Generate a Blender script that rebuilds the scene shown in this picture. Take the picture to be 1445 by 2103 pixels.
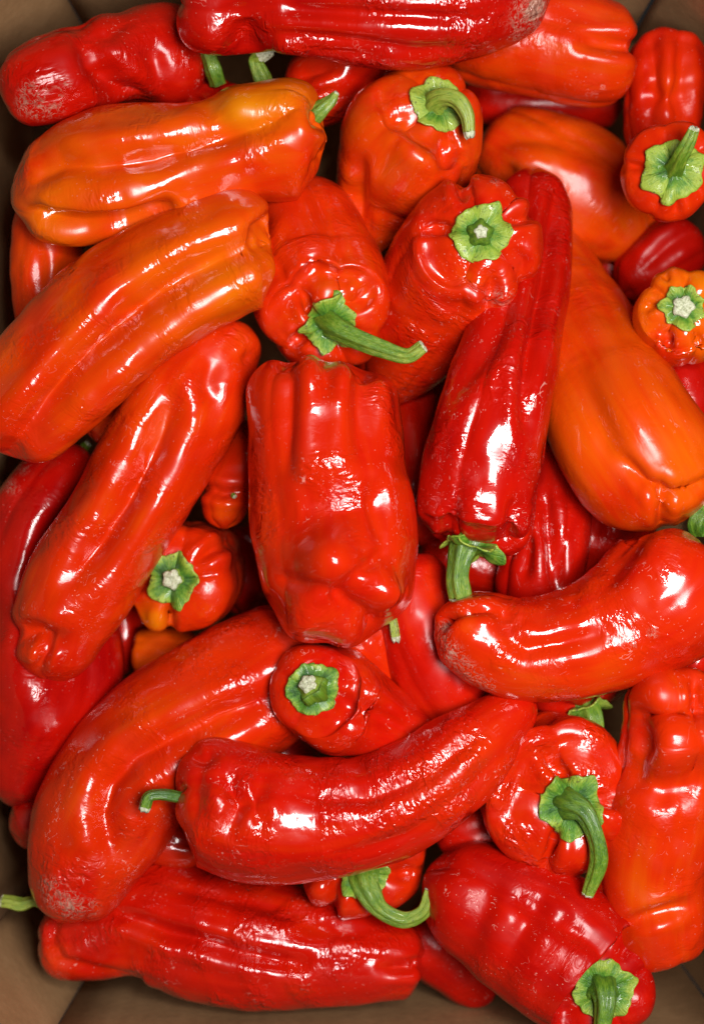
import bpy, math, random
import numpy as np

# ------------------------------------------------------------------ scene, camera, light
for o in list(bpy.data.objects):
    bpy.data.objects.remove(o)
scene = bpy.context.scene
COL = scene.collection
S = 0.000225            # metres for one unit of the layout plan (the pile is about 33 cm wide)
H = 3000.0              # camera height above the layout plane, in plan units
CX, CY = 722.5, 1051.5  # point of the plan straight below the camera

cam_data = bpy.data.cameras.new('camera')
cam = bpy.data.objects.new('camera', cam_data)
COL.objects.link(cam)
cam.location = (0, 0, H * S)
cam.rotation_euler = (0, 0, 0)
cam_data.sensor_fit = 'VERTICAL'
cam_data.sensor_height = 36.0
cam_data.lens = 36.0 * H / 2103.0
cam_data.clip_start = 0.05
cam_data.clip_end = 20
cam_data.dof.use_dof = True
cam_data.dof.focus_distance = (H - 60) * S
cam_data.dof.aperture_fstop = 4.0
scene.camera = cam

world = bpy.data.worlds.new('World')
scene.world = world
world.use_nodes = True
bg = world.node_tree.nodes['Background']
bg.inputs[0].default_value = (1.0, 0.97, 0.95, 1)
bg.inputs[1].default_value = 0.014

def area(name, loc, target, sx, sy, power, col):
    d = bpy.data.lights.new(name, 'AREA')
    d.shape = 'RECTANGLE'; d.size = sx; d.size_y = sy
    d.energy = power; d.color = col
    o = bpy.data.objects.new(name, d)
    COL.objects.link(o)
    from mathutils import Vector
    o.location = loc
    o.rotation_euler = (Vector(target) - Vector(loc)).to_track_quat('-Z', 'Y').to_euler()
    return o
area('key_lamp', (0.22, -0.03, 0.73), (0.0, 0.02, 0), 0.33, 0.27, 8.4, (1.0, 0.97, 0.95))
area('small_lamp', (0.09, 0.13, 0.78), (0, 0, 0), 0.08, 0.08, 2.0, (1.0, 0.97, 0.95))

vs = scene.view_settings
vs.view_transform = 'Standard'; vs.look = 'None'
vs.exposure = 0.0; vs.gamma = 1.0
scene.cycles.max_bounces = 4
scene.cycles.use_denoising = True

# ------------------------------------------------------------------ material helpers
def new_mat(name):
    m = bpy.data.materials.new(name)
    m.use_nodes = True
    nt = m.node_tree
    return m, nt, nt.nodes['Principled BSDF']
def N(nt, kind, **kw):
    n = nt.nodes.new(kind)
    for k, v in kw.items():
        setattr(n, k, v)
    return n
def setin(nt, sock, v):
    if hasattr(v, 'default_value') or hasattr(v, 'is_output'):
        nt.links.new(v, sock)
    else:
        sock.default_value = v
def math_(nt, op, a, b=0.0, c=None, clamp=False):
    n = N(nt, 'ShaderNodeMath', operation=op, use_clamp=clamp)
    setin(nt, n.inputs[0], a); setin(nt, n.inputs[1], b)
    if c is not None: setin(nt, n.inputs[2], c)
    return n.outputs[0]
def vmul(nt, v, k):
    n = N(nt, 'ShaderNodeVectorMath', operation='MULTIPLY')
    nt.links.new(v, n.inputs[0]); n.inputs[1].default_value = k
    return n.outputs[0]
def noise(nt, vec, scale, detail=2.0, rough=0.5, dist=0.0):
    n = N(nt, 'ShaderNodeTexNoise')
    nt.links.new(vec, n.inputs['Vector'])
    n.inputs['Scale'].default_value = scale; n.inputs['Detail'].default_value = detail
    n.inputs['Roughness'].default_value = rough; n.inputs['Distortion'].default_value = dist
    return n.outputs['Fac']
def remap(nt, v, a, b, c=0.0, d=1.0, smooth=True):
    n = N(nt, 'ShaderNodeMapRange')
    n.interpolation_type = 'SMOOTHSTEP' if smooth else 'LINEAR'
    setin(nt, n.inputs[0], v)
    for i, x in enumerate((a, b, c, d)):
        n.inputs[i + 1].default_value = x
    return n.outputs[0]
def mixc(nt, fac, a, b):
    n = N(nt, 'ShaderNodeMix', data_type='RGBA')
    setin(nt, n.inputs[0], fac)
    setin(nt, n.inputs[6], a); setin(nt, n.inputs[7], b)
    return n.outputs[2]
def attr(nt, name, kind='GEOMETRY'):
    return N(nt, 'ShaderNodeAttribute', attribute_name=name, attribute_type=kind)
def ramp(nt, fac, stops):
    n = N(nt, 'ShaderNodeValToRGB')
    cr = n.color_ramp
    while len(cr.elements) < len(stops): cr.elements.new(0.5)
    for e, (p, c) in zip(cr.elements, stops):
        e.position = p; e.color = (*c, 1)
    nt.links.new(fac, n.inputs[0])
    return n.outputs[0]
def bump(nt, height, strength, dist, prev=None):
    n = N(nt, 'ShaderNodeBump')
    setin(nt, n.inputs['Strength'], strength); n.inputs['Distance'].default_value = dist
    nt.links.new(height, n.inputs['Height'])
    if prev is not None: nt.links.new(prev, n.inputs['Normal'])
    return n.outputs[0]

# pepper skin ------------------------------------------------------------
MSKIN, nt, b = new_mat('pepper_skin')
pco = attr(nt, 'pco').outputs['Vector']        # straightened pepper coordinates: along, across, across
ripe = attr(nt, 'ripe').outputs['Fac']
scab = attr(nt, 'scab').outputs['Fac']
wrk = attr(nt, 'wrinkle').outputs['Fac']
seed = attr(nt, 'seed').outputs['Vector']
add = N(nt, 'ShaderNodeVectorMath', operation='ADD')
nt.links.new(pco, add.inputs[0]); nt.links.new(seed, add.inputs[1])
pv = add.outputs[0]
r2 = noise(nt, vmul(nt, pv, (0.35, 3.2, 3.2)), 1.8, 3, 0.6)
rr = math_(nt, 'ADD', ripe, math_(nt, 'MULTIPLY', math_(nt, 'SUBTRACT', r2, 0.5), 0.20), clamp=True)
col = ramp(nt, rr, [(0.0, (0.62, 0.195, 0.002)), (0.25, (0.62, 0.084, 0.0012)), (0.5, (0.565, 0.024, 0.001)),
                    (0.72, (0.47, 0.006, 0.001)), (0.9, (0.33, 0.002, 0.0013)), (1.0, (0.24, 0.0015, 0.002))])
# dust specks and scratches
vo = N(nt, 'ShaderNodeTexVoronoi'); vo.inputs['Scale'].default_value = 5.5
nt.links.new(vmul(nt, pv, (1.0, 1.25, 1.25)), vo.inputs['Vector'])
spk = remap(nt, math_(nt, 'ADD', vo.outputs['Distance'], math_(nt, 'MULTIPLY', noise(nt, pv, 22, 1), 0.14)), 0.10, 0.16, 1.0, 0.0)
vo2 = N(nt, 'ShaderNodeTexVoronoi'); vo2.inputs['Scale'].default_value = 13
nt.links.new(pv, vo2.inputs['Vector'])
spk2 = remap(nt, vo2.outputs['Distance'], 0.09, 0.17, 1.0, 0.0)
mask = attr(nt, 'mask').outputs['Vector']
sm = N(nt, 'ShaderNodeSeparateXYZ'); nt.links.new(mask, sm.inputs[0])
gate = sm.outputs[0]; gate2 = sm.outputs[1]; patch = sm.outputs[2]
sc = N(nt, 'ShaderNodeSeparateColor'); nt.links.new(vo.outputs['Color'], sc.inputs[0])
spk = math_(nt, 'MULTIPLY', spk, remap(nt, sc.outputs[0], 0.45, 0.5))
spk = math_(nt, 'MULTIPLY', spk, gate)
sc2 = N(nt, 'ShaderNodeSeparateColor'); nt.links.new(vo2.outputs['Color'], sc2.inputs[0])
spk2 = math_(nt, 'MULTIPLY', math_(nt, 'MULTIPLY', spk2, math_(nt, 'ADD', 0.25, gate2)), remap(nt, sc2.outputs[1], 0.55, 0.75))
spk2 = math_(nt, 'MULTIPLY', spk2, 0.8)
ln = math_(nt, 'ABSOLUTE', math_(nt, 'SUBTRACT', noise(nt, vmul(nt, pv, (1.0, 1.7, 1.7)), 3.2, 2, 0.5, 0.6), 0.5))
ln = math_(nt, 'MULTIPLY', remap(nt, ln, 0.003, 0.011, 1.0, 0.0), remap(nt, noise(nt, pv, 4.5, 1), 0.57, 0.66))
dust = math_(nt, 'MAXIMUM', math_(nt, 'MAXIMUM', spk, spk2), math_(nt, 'MULTIPLY', math_(nt, 'MULTIPLY', ln, gate2), 0.9))
dusty = attr(nt, 'dusty').outputs['Fac']
dust = math_(nt, 'MULTIPLY', dust, dusty, clamp=True)
col = mixc(nt, math_(nt, 'MULTIPLY', dust, 0.6), col, (0.72, 0.42, 0.34, 1))
# scabbed, corky patches
scn = noise(nt, pv, 9, 3, 0.7)
scr = math_(nt, 'ABSOLUTE', math_(nt, 'SUBTRACT', noise(nt, vmul(nt, pv, (1.6, 1.0, 1.0)), 4.5, 3, 0.65, 1.2), 0.5))
scl = remap(nt, scr, 0.0, 0.05, 0.75, 0.0)
scm = remap(nt, math_(nt, 'ADD', math_(nt, 'MULTIPLY', scab, 0.85), math_(nt, 'MULTIPLY', math_(nt, 'SUBTRACT', scn, 0.5), 1.5)), 0.50, 0.85)
scm = math_(nt, 'MAXIMUM', scm, math_(nt, 'MULTIPLY', scl, remap(nt, scab, 0.05, 0.4)))
scm = math_(nt, 'MULTIPLY', scm, remap(nt, scab, 0.03, 0.15))
sccol = ramp(nt, noise(nt, pv, 14, 2, 0.7), [(0.3, (0.16, 0.08, 0.055)), (0.55, (0.40, 0.25, 0.18)), (0.75, (0.56, 0.42, 0.33))])
col = mixc(nt, math_(nt, 'MULTIPLY', scm, 0.78), col, sccol)
nt.links.new(col, b.inputs['Base Color'])
rough = math_(nt, 'ADD', 0.30, math_(nt, 'MULTIPLY', scm, 0.35))
rough = math_(nt, 'ADD', rough, math_(nt, 'MULTIPLY', dust, 0.2))
nt.links.new(rough, b.inputs['Roughness'])
b.inputs['Specular IOR Level'].default_value = 0.06
b.inputs['Coat IOR'].default_value = 1.55
gloss = attr(nt, 'gloss').outputs['Fac']
nt.links.new(math_(nt, 'MULTIPLY', gloss, math_(nt, 'SUBTRACT', 1.0, math_(nt, 'MULTIPLY', scm, 0.6))), b.inputs['Coat Weight'])
crough = math_(nt, 'ADD', 0.095, math_(nt, 'MULTIPLY', gate, 0.20))
nt.links.new(math_(nt, 'ADD', crough, math_(nt, 'MULTIPLY', math_(nt, 'SUBTRACT', 1.0, gloss), 0.22)), b.inputs['Coat Roughness'])
# relief: ripples running across the pepper, patchy, and finer crinkles
rip = noise(nt, vmul(nt, pv, (7.5, 4.2, 4.2)), 1.0, 2, 0.5, 0.6)
crk = noise(nt, vmul(nt, pv, (5.0, 9.0, 9.0)), 1.0, 1, 0.5, 0.8)
wav = noise(nt, pv, 2.0, 1, 0.5)
hgt = math_(nt, 'MULTIPLY', rip, math_(nt, 'ADD', 0.12, math_(nt, 'MULTIPLY', patch, 1.5)))
hgt = math_(nt, 'ADD', hgt, math_(nt, 'MULTIPLY', crk, math_(nt, 'MULTIPLY', patch, 0.28)))
hgt = math_(nt, 'MULTIPLY', hgt, math_(nt, 'ADD', 0.12, math_(nt, 'MULTIPLY', wrk, 1.0)))
hgt = math_(nt, 'ADD', hgt, math_(nt, 'MULTIPLY', wav, 0.6))
hgt = math_(nt, 'ADD', hgt, math_(nt, 'MULTIPLY', math_(nt, 'MULTIPLY', crk, scab), 1.5))
nrm = bump(nt, hgt, 1.0, 0.0009)
nt.links.new(nrm, b.inputs['Normal']); nt.links.new(nrm, b.inputs['Coat Normal'])

# greens -----------------------------------------------------------------
def green_mat(name, dark, mid, light, rough):
    m, nt, b = new_mat(name)
    pco = attr(nt, 'pco').outputs['Vector']
    age = attr(nt, 'ripe').outputs['Fac']
    oi = N(nt, 'ShaderNodeObjectInfo')
    n1 = noise(nt, pco, 2.6, 4, 0.6)
    n2 = noise(nt, vmul(nt, pco, (0.8, 9.0, 9.0)), 1.6, 3, 0.6)
    f = math_(nt, 'ADD', math_(nt, 'MULTIPLY', n1, 0.6), math_(nt, 'MULTIPLY', n2, 0.4))
    f = math_(nt, 'ADD', f, math_(nt, 'MULTIPLY', math_(nt, 'SUBTRACT', age, 0.5), 0.55))
    f = math_(nt, 'ADD', f, math_(nt, 'MULTIPLY', math_(nt, 'SUBTRACT', oi.outputs['Random'], 0.6), 0.22))
    c = ramp(nt, f, [(0.30, dark), (0.5, mid), (0.72, light)])
    brown = remap(nt, math_(nt, 'ADD', noise(nt, pco, 5.0, 3, 0.65), math_(nt, 'MULTIPLY', math_(nt, 'POWER', age, 5.0), 0.10)), 0.63, 0.72)
    c = mixc(nt, math_(nt, 'MULTIPLY', brown, 0.7), c, (0.055, 0.045, 0.02, 1))
    nt.links.new(c, b.inputs['Base Color'])
    b.inputs['Roughness'].default_value = rough
    b.inputs['Coat Weight'].default_value = 0.15
    h = math_(nt, 'ADD', math_(nt, 'MULTIPLY', n2, 0.7), math_(nt, 'MULTIPLY', noise(nt, pco, 8, 3), 0.7))
    nt.links.new(bump(nt, h, 0.9, 0.0007), b.inputs['Normal'])
    return m
MCAL = green_mat('calyx_green', (0.018, 0.085, 0.007), (0.085, 0.22, 0.014), (0.29, 0.39, 0.042), 0.45)
MSTEM = green_mat('stem_green', (0.03, 0.10, 0.006), (0.11, 0.22, 0.011), (0.27, 0.34, 0.04), 0.42)
MCUT, nt, b = new_mat('cut_stem_end')
tc = N(nt, 'ShaderNodeTexCoord').outputs['Object']
c = ramp(nt, noise(nt, tc, 700, 4, 0.7), [(0.3, (0.24, 0.24, 0.12)), (0.5, (0.55, 0.58, 0.38)), (0.7, (0.78, 0.78, 0.62))])
nt.links.new(c, b.inputs['Base Color']); b.inputs['Roughness'].default_value = 0.85
nt.links.new(bump(nt, noise(nt, tc, 900, 4, 0.7), 1.0, 0.001), b.inputs['Normal'])

# cardboard --------------------------------------------------------------
MCARD, nt, b = new_mat('brown_cardboard')
tc = N(nt, 'ShaderNodeTexCoord').outputs['Object']
f1 = noise(nt, vmul(nt, tc, (1, 1, 1)), 9, 4, 0.6)
f2 = noise(nt, tc, 260, 3, 0.6)
f3 = noise(nt, tc, 40, 4, 0.65)
f = math_(nt, 'ADD', math_(nt, 'MULTIPLY', f1, 0.5), math_(nt, 'ADD', math_(nt, 'MULTIPLY', f2, 0.25), math_(nt, 'MULTIPLY', f3, 0.25)))
c = ramp(nt, f, [(0.3, (0.20, 0.100, 0.036)), (0.5, (0.29, 0.155, 0.062)), (0.7, (0.38, 0.215, 0.095))])
nt.links.new(c, b.inputs['Base Color']); b.inputs['Roughness'].default_value = 0.75
wv = N(nt, 'ShaderNodeTexWave'); wv.inputs['Scale'].default_value = 55; wv.inputs['Distortion'].default_value = 1.5
wv.bands_direction = 'DIAGONAL'
nt.links.new(vmul(nt, tc, (1, 1, 0)), wv.inputs['Vector'])
hh = math_(nt, 'ADD', math_(nt, 'ADD', f3, math_(nt, 'MULTIPLY', f2, 0.4)), math_(nt, 'MULTIPLY', wv.outputs['Fac'], 0.25))
nt.links.new(bump(nt, hh, 0.5, 0.0008), b.inputs['Normal'])

# ------------------------------------------------------------------ plan -> world
def to_world(p):
    """p: (...,3) plan x, plan y, height (all in plan units, x/y as seen from the camera)."""
    p = np.asarray(p, float)
    k = 1.0 - p[..., 2] / H
    return np.stack([(p[..., 0] - CX) * k, -(p[..., 1] - CY) * k, p[..., 2]], -1)
def to_plan(w):
    k = 1.0 - w[..., 2] / H
    return np.stack([w[..., 0] / k + CX, -w[..., 1] / k + CY], -1)

def catmull(P, n):
    P = np.asarray(P, float)
    ext = np.vstack([2 * P[0] - P[1], P, 2 * P[-1] - P[-2]])
    out = []
    m = len(P) - 1
    tk = [0.0]
    for i in range(len(ext) - 1):
        tk.append(tk[-1] + max(1e-6, np.linalg.norm(ext[i + 1][:3] - ext[i][:3])) ** 0.5)
    tk = np.array(tk)
    dense = []
    for i in range(m):
        p0, p1, p2, p3 = ext[i:i + 4]
        t0, t1, t2, t3 = tk[i:i + 4]
        for t in np.linspace(t1, t2, 24, endpoint=(i == m - 1)):
            a1 = (t1 - t) / (t1 - t0) * p0 + (t - t0) / (t1 - t0) * p1
            a2 = (t2 - t) / (t2 - t1) * p1 + (t - t1) / (t2 - t1) * p2
            a3 = (t3 - t) / (t3 - t2) * p2 + (t - t2) / (t3 - t2) * p3
            b1 = (t2 - t) / (t2 - t0) * a1 + (t - t0) / (t2 - t0) * a2
            b2 = (t3 - t) / (t3 - t1) * a2 + (t - t1) / (t3 - t1) * a3
            dense.append((t2 - t) / (t2 - t1) * b1 + (t - t1) / (t2 - t1) * b2)
    dense = np.array(dense)
    return dense

def arclen(P):
    return np.concatenate([[0], np.cumsum(np.linalg.norm(np.diff(P[:, :3], axis=0), axis=1))])

def frames(C, ref):
    T = np.gradient(C, axis=0)
    T /= np.linalg.norm(T, axis=1)[:, None] + 1e-9
    U = np.zeros_like(C); V = np.zeros_like(C)
    u = ref - T[0] * np.dot(ref, T[0]); u /= np.linalg.norm(u)
    for i in range(len(C)):
        u = u - T[i] * np.dot(u, T[i]); u /= np.linalg.norm(u)
        U[i] = u; V[i] = np.cross(T[i], u)
    return T, U, V

def grid_normals(G, closed=True):
    dth = np.roll(G, -1, 1) - np.roll(G, 1, 1)
    ds = np.gradient(G, axis=0)
    n = np.cross(dth, ds)
    l = np.linalg.norm(n, axis=2)[..., None]
    return n / (l + 1e-9)

def sines(P, rng, wl, k=7):
    out = np.zeros(P.shape[:-1])
    for _ in range(k):
        d = rng.normal(size=3); d /= np.linalg.norm(d)
        w = wl * rng.uniform(0.7, 1.5)
        out += np.sin(P @ d * (2 * math.pi / w) + rng.uniform(0, 6.28))
    return out / math.sqrt(k)

def poly_dist(pts, xy):
    """distance from xy (...,2) to a polyline and position along it (0..1)"""
    pts = np.asarray(pts, float)
    if len(pts) == 1:
        return np.linalg.norm(xy - pts[0], axis=-1), np.full(xy.shape[:-1], 0.5)
    L = np.linalg.norm(np.diff(pts, axis=0), axis=1); tot = L.sum(); acc = 0
    best = np.full(xy.shape[:-1], 1e9); par = np.zeros(xy.shape[:-1])
    for i in range(len(pts) - 1):
        a, bb = pts[i], pts[i + 1]; ab = bb - a
        t = np.clip(((xy - a) @ ab) / (ab @ ab), 0, 1)
        d = np.linalg.norm(xy - (a + t[..., None] * ab), axis=-1)
        m = d < best
        best = np.where(m, d, best); par = np.where(m, (acc + t * L[i]) / tot, par)
        acc += L[i]
    return best, par

def smooth(a, b, x):
    t = np.clip((x - a) / (b - a), 0, 1)
    return t * t * (3 - 2 * t)

def mesh_obj(name, verts, faces, mat, parent, attrs=None, origin=None):
    me = bpy.data.meshes.new(name)
    v = (np.asarray(verts) * S)
    if origin is not None: v = v - origin
    f = np.asarray(faces, dtype=np.int32) if not isinstance(faces, list) else None
    if f is not None:
        me.vertices.add(len(v)); me.vertices.foreach_set('co', v.astype(np.float32).ravel())
        nf, k = f.shape
        me.loops.add(nf * k); me.loops.foreach_set('vertex_index', f.ravel())
        me.polygons.add(nf)
        me.polygons.foreach_set('loop_start', np.arange(0, nf * k, k, dtype=np.int32))
        me.polygons.foreach_set('loop_total', np.full(nf, k, dtype=np.int32))
        me.update(calc_edges=True)
    else:
        me.from_pydata(v.tolist(), [], faces)
    me.polygons.foreach_set('use_smooth', np.ones(len(me.polygons), dtype=bool))
    for k, a in (attrs or {}).items():
        a = np.asarray(a, np.float32)
        if a.ndim == 1:
            at = me.attributes.new(k, 'FLOAT', 'POINT'); at.data.foreach_set('value', a)
        else:
            at = me.attributes.new(k, 'FLOAT_VECTOR', 'POINT'); at.data.foreach_set('vector', a.ravel())
    me.materials.append(mat)
    me.validate()
    o = bpy.data.objects.new(name, me)
    COL.objects.link(o)
    if parent is not None: o.parent = parent
    return o

def grid_faces(nr, nc):
    i = np.arange(nr - 1)[:, None]; j = np.arange(nc)[None, :]
    a = i * nc + j; bq = i * nc + (j + 1) % nc
    return np.stack([a, bq, bq + nc, a + nc], -1).reshape(-1, 4)

# ------------------------------------------------------------------ one pepper
def spine_of(p, dz):
    P = np.array(p['sp'], float); P[:, 2] += dz
    k = 1.0 - P[:, 2] / H
    W = to_world(P[:, :3])
    return np.hstack([W, (P[:, 3] * k)[:, None]])

def capfac(a, L, h0, h1):
    f = np.ones_like(a)
    m = a < h0; f[m] = np.sqrt(np.clip(1 - ((h0 - a[m]) / h0) ** 2, 0, 1))
    m = a > L - h1; f[m] = np.minimum(f[m], np.sqrt(np.clip(1 - ((a[m] - (L - h1)) / h1) ** 2, 0, 1)))
    return f

def make_pepper(idx, p, dz):
    rng = np.random.default_rng(1000 + idx * 17)
    big = p.get('res', 1)
    NR, NC = {0: (64, 64), 1: (120, 112), 2: (176, 152)}[big]
    D = catmull(spine_of(p, dz), 24)
    s = arclen(D); L = s[-1]
    r0 = D[0, 3]; r1 = D[-1, 3]
    h0 = min(p.get('h0', 0.55) * max(r0, D[len(D) // 8, 3]), 0.45 * L)
    h1 = min(p.get('h1', 1.0) * max(r1, 30), 0.5 * L)
    n0, n1 = NR // 5, NR // 5
    a = np.concatenate([h0 * (1 - np.cos(np.linspace(0.0, math.pi / 2, n0, endpoint=False))),
                        np.linspace(h0, L - h1, NR - n0 - n1, endpoint=False),
                        L - h1 + h1 * np.sin(np.linspace(0, math.pi / 2, n1))])
    a[0] = 0.0
    C = np.stack([np.interp(a, s, D[:, i]) for i in range(3)], 1)
    Rb = np.interp(a, s, D[:, 3])
    ker = np.array([1, 2, 3, 2, 1]) / 9.0
    Rb = np.convolve(np.pad(Rb, 2, mode='edge'), ker, 'valid')
    Cu = np.stack([np.interp(np.linspace(0, L, 200), s, D[:, i]) for i in range(3)], 1)
    T0 = Cu[3] - Cu[0]; T0 /= np.linalg.norm(T0)
    ref = np.array([0, 1.0, 0]) if abs(T0[2]) > 0.75 else np.array([0, 0, 1.0])
    Tu, Uu, Vu = frames(Cu, ref)
    su = np.linspace(0, L, 200)
    fr = []
    for A in (Tu, Uu, Vu):
        B = np.stack([np.interp(a, su, A[:, i]) for i in range(3)], 1)
        fr.append(B / np.linalg.norm(B, axis=1)[:, None])
    T, U, V = fr
    fac = capfac(a, L, h0, h1)
    th = np.linspace(0, 2 * math.pi, NC, endpoint=False)
    nl = p.get('n', 4); ph = p.get('ph', rng.uniform(0, 6.28))
    la0, la1, lam = p.get('la', (0.10, 0.10, 0.05))
    lam = min(0.14, lam * 1.6); la1 = min(0.2, la1 * 1.5)
    tt = a / L
    la = lam + (la0 - lam) * np.exp(-(a / (1.1 * r0 + 1e-6)) ** 2) + (la1 - lam) * np.exp(-((L - a) / (1.2 * max(r1, 40))) ** 2)
    tw = p.get('tw', rng.uniform(-0.5, 0.5)) * tt
    dist_ = 0.14 * np.sin(th * 2 + rng.uniform(0, 6.28)) + 0.10 * np.sin(th * 3 + rng.uniform(0, 6.28))
    Lb = np.abs(np.cos(nl * 0.5 * (th[None, :] + dist_[None, :] - ph - tw[:, None]))) ** 0.65
    lam_ = 1
    rad = Rb[:, None] * fac[:, None] * (1 + la[:, None] * (0.35 - (1 - Lb)))
    # dimples at both ends and lobe ends pushed out
    rho = fac[:, None] * np.ones((1, NC))
    ax = np.zeros((NR, NC))
    dm0 = p.get('dm0', 0.20) * r0; dm1 = p.get('dm1', 0.0) * r1
    e0 = (a < h0 * 1.001)[:, None]; e1 = (a > L - h1 * 1.001)[:, None]
    ax += e0 * (dm0 * np.exp(-(rho / 0.42) ** 2) + la0 * r0 * 1.2 * (1 - Lb) * smooth(0.1, 0.5, rho) * (1 - smooth(0.75, 1.0, rho)))
    ax -= e1 * (dm1 * np.exp(-(rho / 0.40) ** 2) + la1 * r1 * 1.2 * (1 - Lb) * smooth(0.05, 0.5, rho) * (1 - smooth(0.75, 1.0, rho)))
    fl = p.get('flat', 1.0)
    cs = np.cos(th)[None, :, None]; sn = np.sin(th)[None, :, None]
    dirv = U[:, None, :] * cs * fl + V[:, None, :] * sn
    G = C[:, None, :] + dirv * rad[..., None] + T[:, None, :] * ax[..., None]
    loc = np.stack([np.repeat(a[:, None], NC, 1), rad * np.cos(th), rad * np.sin(th)], -1)
    # broad unevenness
    am = p.get('lump', 0.017)
    Rm = float(np.max(Rb))
    nz = sines(loc + 500 * rng.uniform(size=3), rng, 1.5 * Rm) * am + sines(loc, rng, 0.5 * Rm) * am * 0.45
    G = G + grid_normals(G) * (nz * Rm * smooth(0.0, 0.5, fac)[:, None])[..., None]
    # folds, dents and swellings
    ripe = np.full((NR, NC), float(p.get('ripe', 0.6))); scab = np.zeros((NR, NC))
    wr = np.full((NR, NC), float(p.get('wr', 0.45)))
    for fold in p.get('f', []):
        pts, w, d = fold[:3]
        nn = grid_normals(G)
        dd, par = poly_dist(pts, to_plan(G))
        tap = np.ones_like(dd) if len(pts) == 1 else 0.35 + 0.65 * np.sin(np.clip(par, 0, 1) * math.pi) ** 0.6
        up_ = smooth(-0.35, 0.25, nn[..., 2]) * tap
        wgt = np.exp(-(dd / w) ** 2) * up_
        if d > 0 and len(pts) > 1 and len(fold) < 4:      # skin bulges on both sides of a groove
            wgt = wgt - 0.34 * np.exp(-((dd - 2.1 * w) / (1.1 * w)) ** 2) * up_
        G = G - nn * (wgt * d * (1.5 if d > 0 else 1.25))[..., None]
    pl = to_plan(G); nn = grid_normals(G)
    up = smooth(-0.5, 0.1, nn[..., 2])
    for (x, y, w, v) in p.get('tint', []):
        ripe += v * np.exp(-(((pl - np.array([x, y])) ** 2).sum(-1)) / w ** 2) * up
    for (x, y, w, v) in p.get('sc', []):
        scab += v * np.exp(-(((pl - np.array([x, y])) ** 2).sum(-1)) / w ** 2) * up
    for (x, y, w, v) in p.get('wk', []):
        wr += v * np.exp(-(((pl - np.array([x, y])) ** 2).sum(-1)) / w ** 2) * up
    q_ = loc / 100.0 + rng.uniform(0, 50, 3)
    ripe += 0.035 * sines(q_, rng, 1.3) + 0.02 * sines(q_ * np.array([0.5, 1.6, 1.6]), rng, 0.6)
    mask = np.stack([smooth(-0.1, 0.9, sines(q_, rng, 0.7, 9)), smooth(-0.2, 1.0, sines(q_, rng, 1.2, 9)), smooth(-0.5, 0.9, sines(q_, rng, 1.1, 9))], -1)
    mid = C[NR // 2] * S
    root = bpy.data.objects.new(p.get('name', 'red_pepper'), None)
    root.empty_display_size = 0.01
    COL.objects.link(root)
    root.location = mid
    root['label'] = p['label']; root['category'] = 'pepper'; root['group'] = 'peppers heaped in the cardboard box'
    faces = grid_faces(NR, NC)
    seedv = np.tile(rng.uniform(0, 40, 3), (NR * NC, 1))
    kk = p.get('grain', 1.0)
    mesh_obj('body', G.reshape(-1, 3), faces, MSKIN, root,
             dict(pco=loc.reshape(-1, 3) / 100 * kk, ripe=ripe.ravel(), mask=mask.reshape(-1, 3), scab=scab.ravel(), wrinkle=np.clip(wr.ravel(), 0, 3),
                  seed=seedv, gloss=np.full(NR * NC, float(p.get('gloss', 1.0))), dusty=np.full(NR * NC, float(p.get('dusty', 0.8)))), mid)
    # calyx, lying on the shoulder
    axis = -(T[0])
    P0 = G[0].mean(0)
    if 'cal' in p:
        Rc, npt, pt, rot, lift = p['cal']
        Rc *= 1.0 - P0[2] / H
        arc = np.concatenate([np.zeros((1, NC)), np.cumsum(np.linalg.norm(np.diff(G, axis=0), axis=2), axis=0)])
        NF = 15
        ff = np.linspace(0.0, 1, NF)
        q = (npt * (th - rot) / (2 * math.pi))
        cell = np.floor(q + 0.5).astype(int) % npt
        c = 1 - 2 * np.abs(q - np.floor(q + 0.5))          # 1 at points, 0 between
        pt = pt * 0.65
        pr = rng.uniform(0.85, 1.12, npt)
        Rt = Rc * (1 - pt + pt * np.clip(c, 0, 1) ** 1.6) * (1 + (pr[cell] - 1) * np.clip(c, 0, 1))
        Rt *= 1 + 0.03 * np.sin(th * 9 + rng.uniform(0, 6)) + 0.02 * np.sin(th * 17 + rng.uniform(0, 6))
        Gn = grid_normals(G); Gn[0] = axis
        K = np.zeros((NF, NC, 3)); lc = np.zeros((NF, NC, 3)); ag = np.zeros((NF, NC))
        for j in range(NC):
            dj = ff * Rt[j]
            for i3 in range(3):
                K[:, j, i3] = np.interp(dj, arc[:, j], G[:, j, i3])
        rib = np.clip(c, 0, 1)[None, :] ** 3 * ff[:, None] * (1 - 0.5 * ff[:, None])
        und = sines(np.stack(np.broadcast_arrays(np.cos(th)[None, :] * ff[:, None] * 100, np.sin(th)[None, :] * ff[:, None] * 100, ff[:, None] * 0 + rng.uniform(0, 99)), -1), rng, 70)
        curl = 0.5 + 0.5 * np.sin(th * 3 + rng.uniform(0, 6))
        off = 2.5 + 5.0 * rib + 1.6 * und * ff[:, None] + (lift * (0.4 + 0.6 * c)[None, :] + 3 * curl[None, :]) * ff[:, None] ** 2.2 * (Rc / 60)
        off += 9 * np.exp(-(ff[:, None] / 0.3) ** 2)
        K = K + axis * off[..., None]
        rdl = Rt[None, :] * ff[:, None]
        lc = np.stack(np.broadcast_arrays(rdl / 40, np.cos(th)[None, :] * 2.0, np.sin(th)[None, :] * 2.0), -1) + rng.uniform(0, 30, 3)
        ag = 0.15 + 0.75 * ff[:, None] ** 1.5 + 0.12 * und + 0.15 * (1 - c)[None, :] * ff[:, None]
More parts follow.
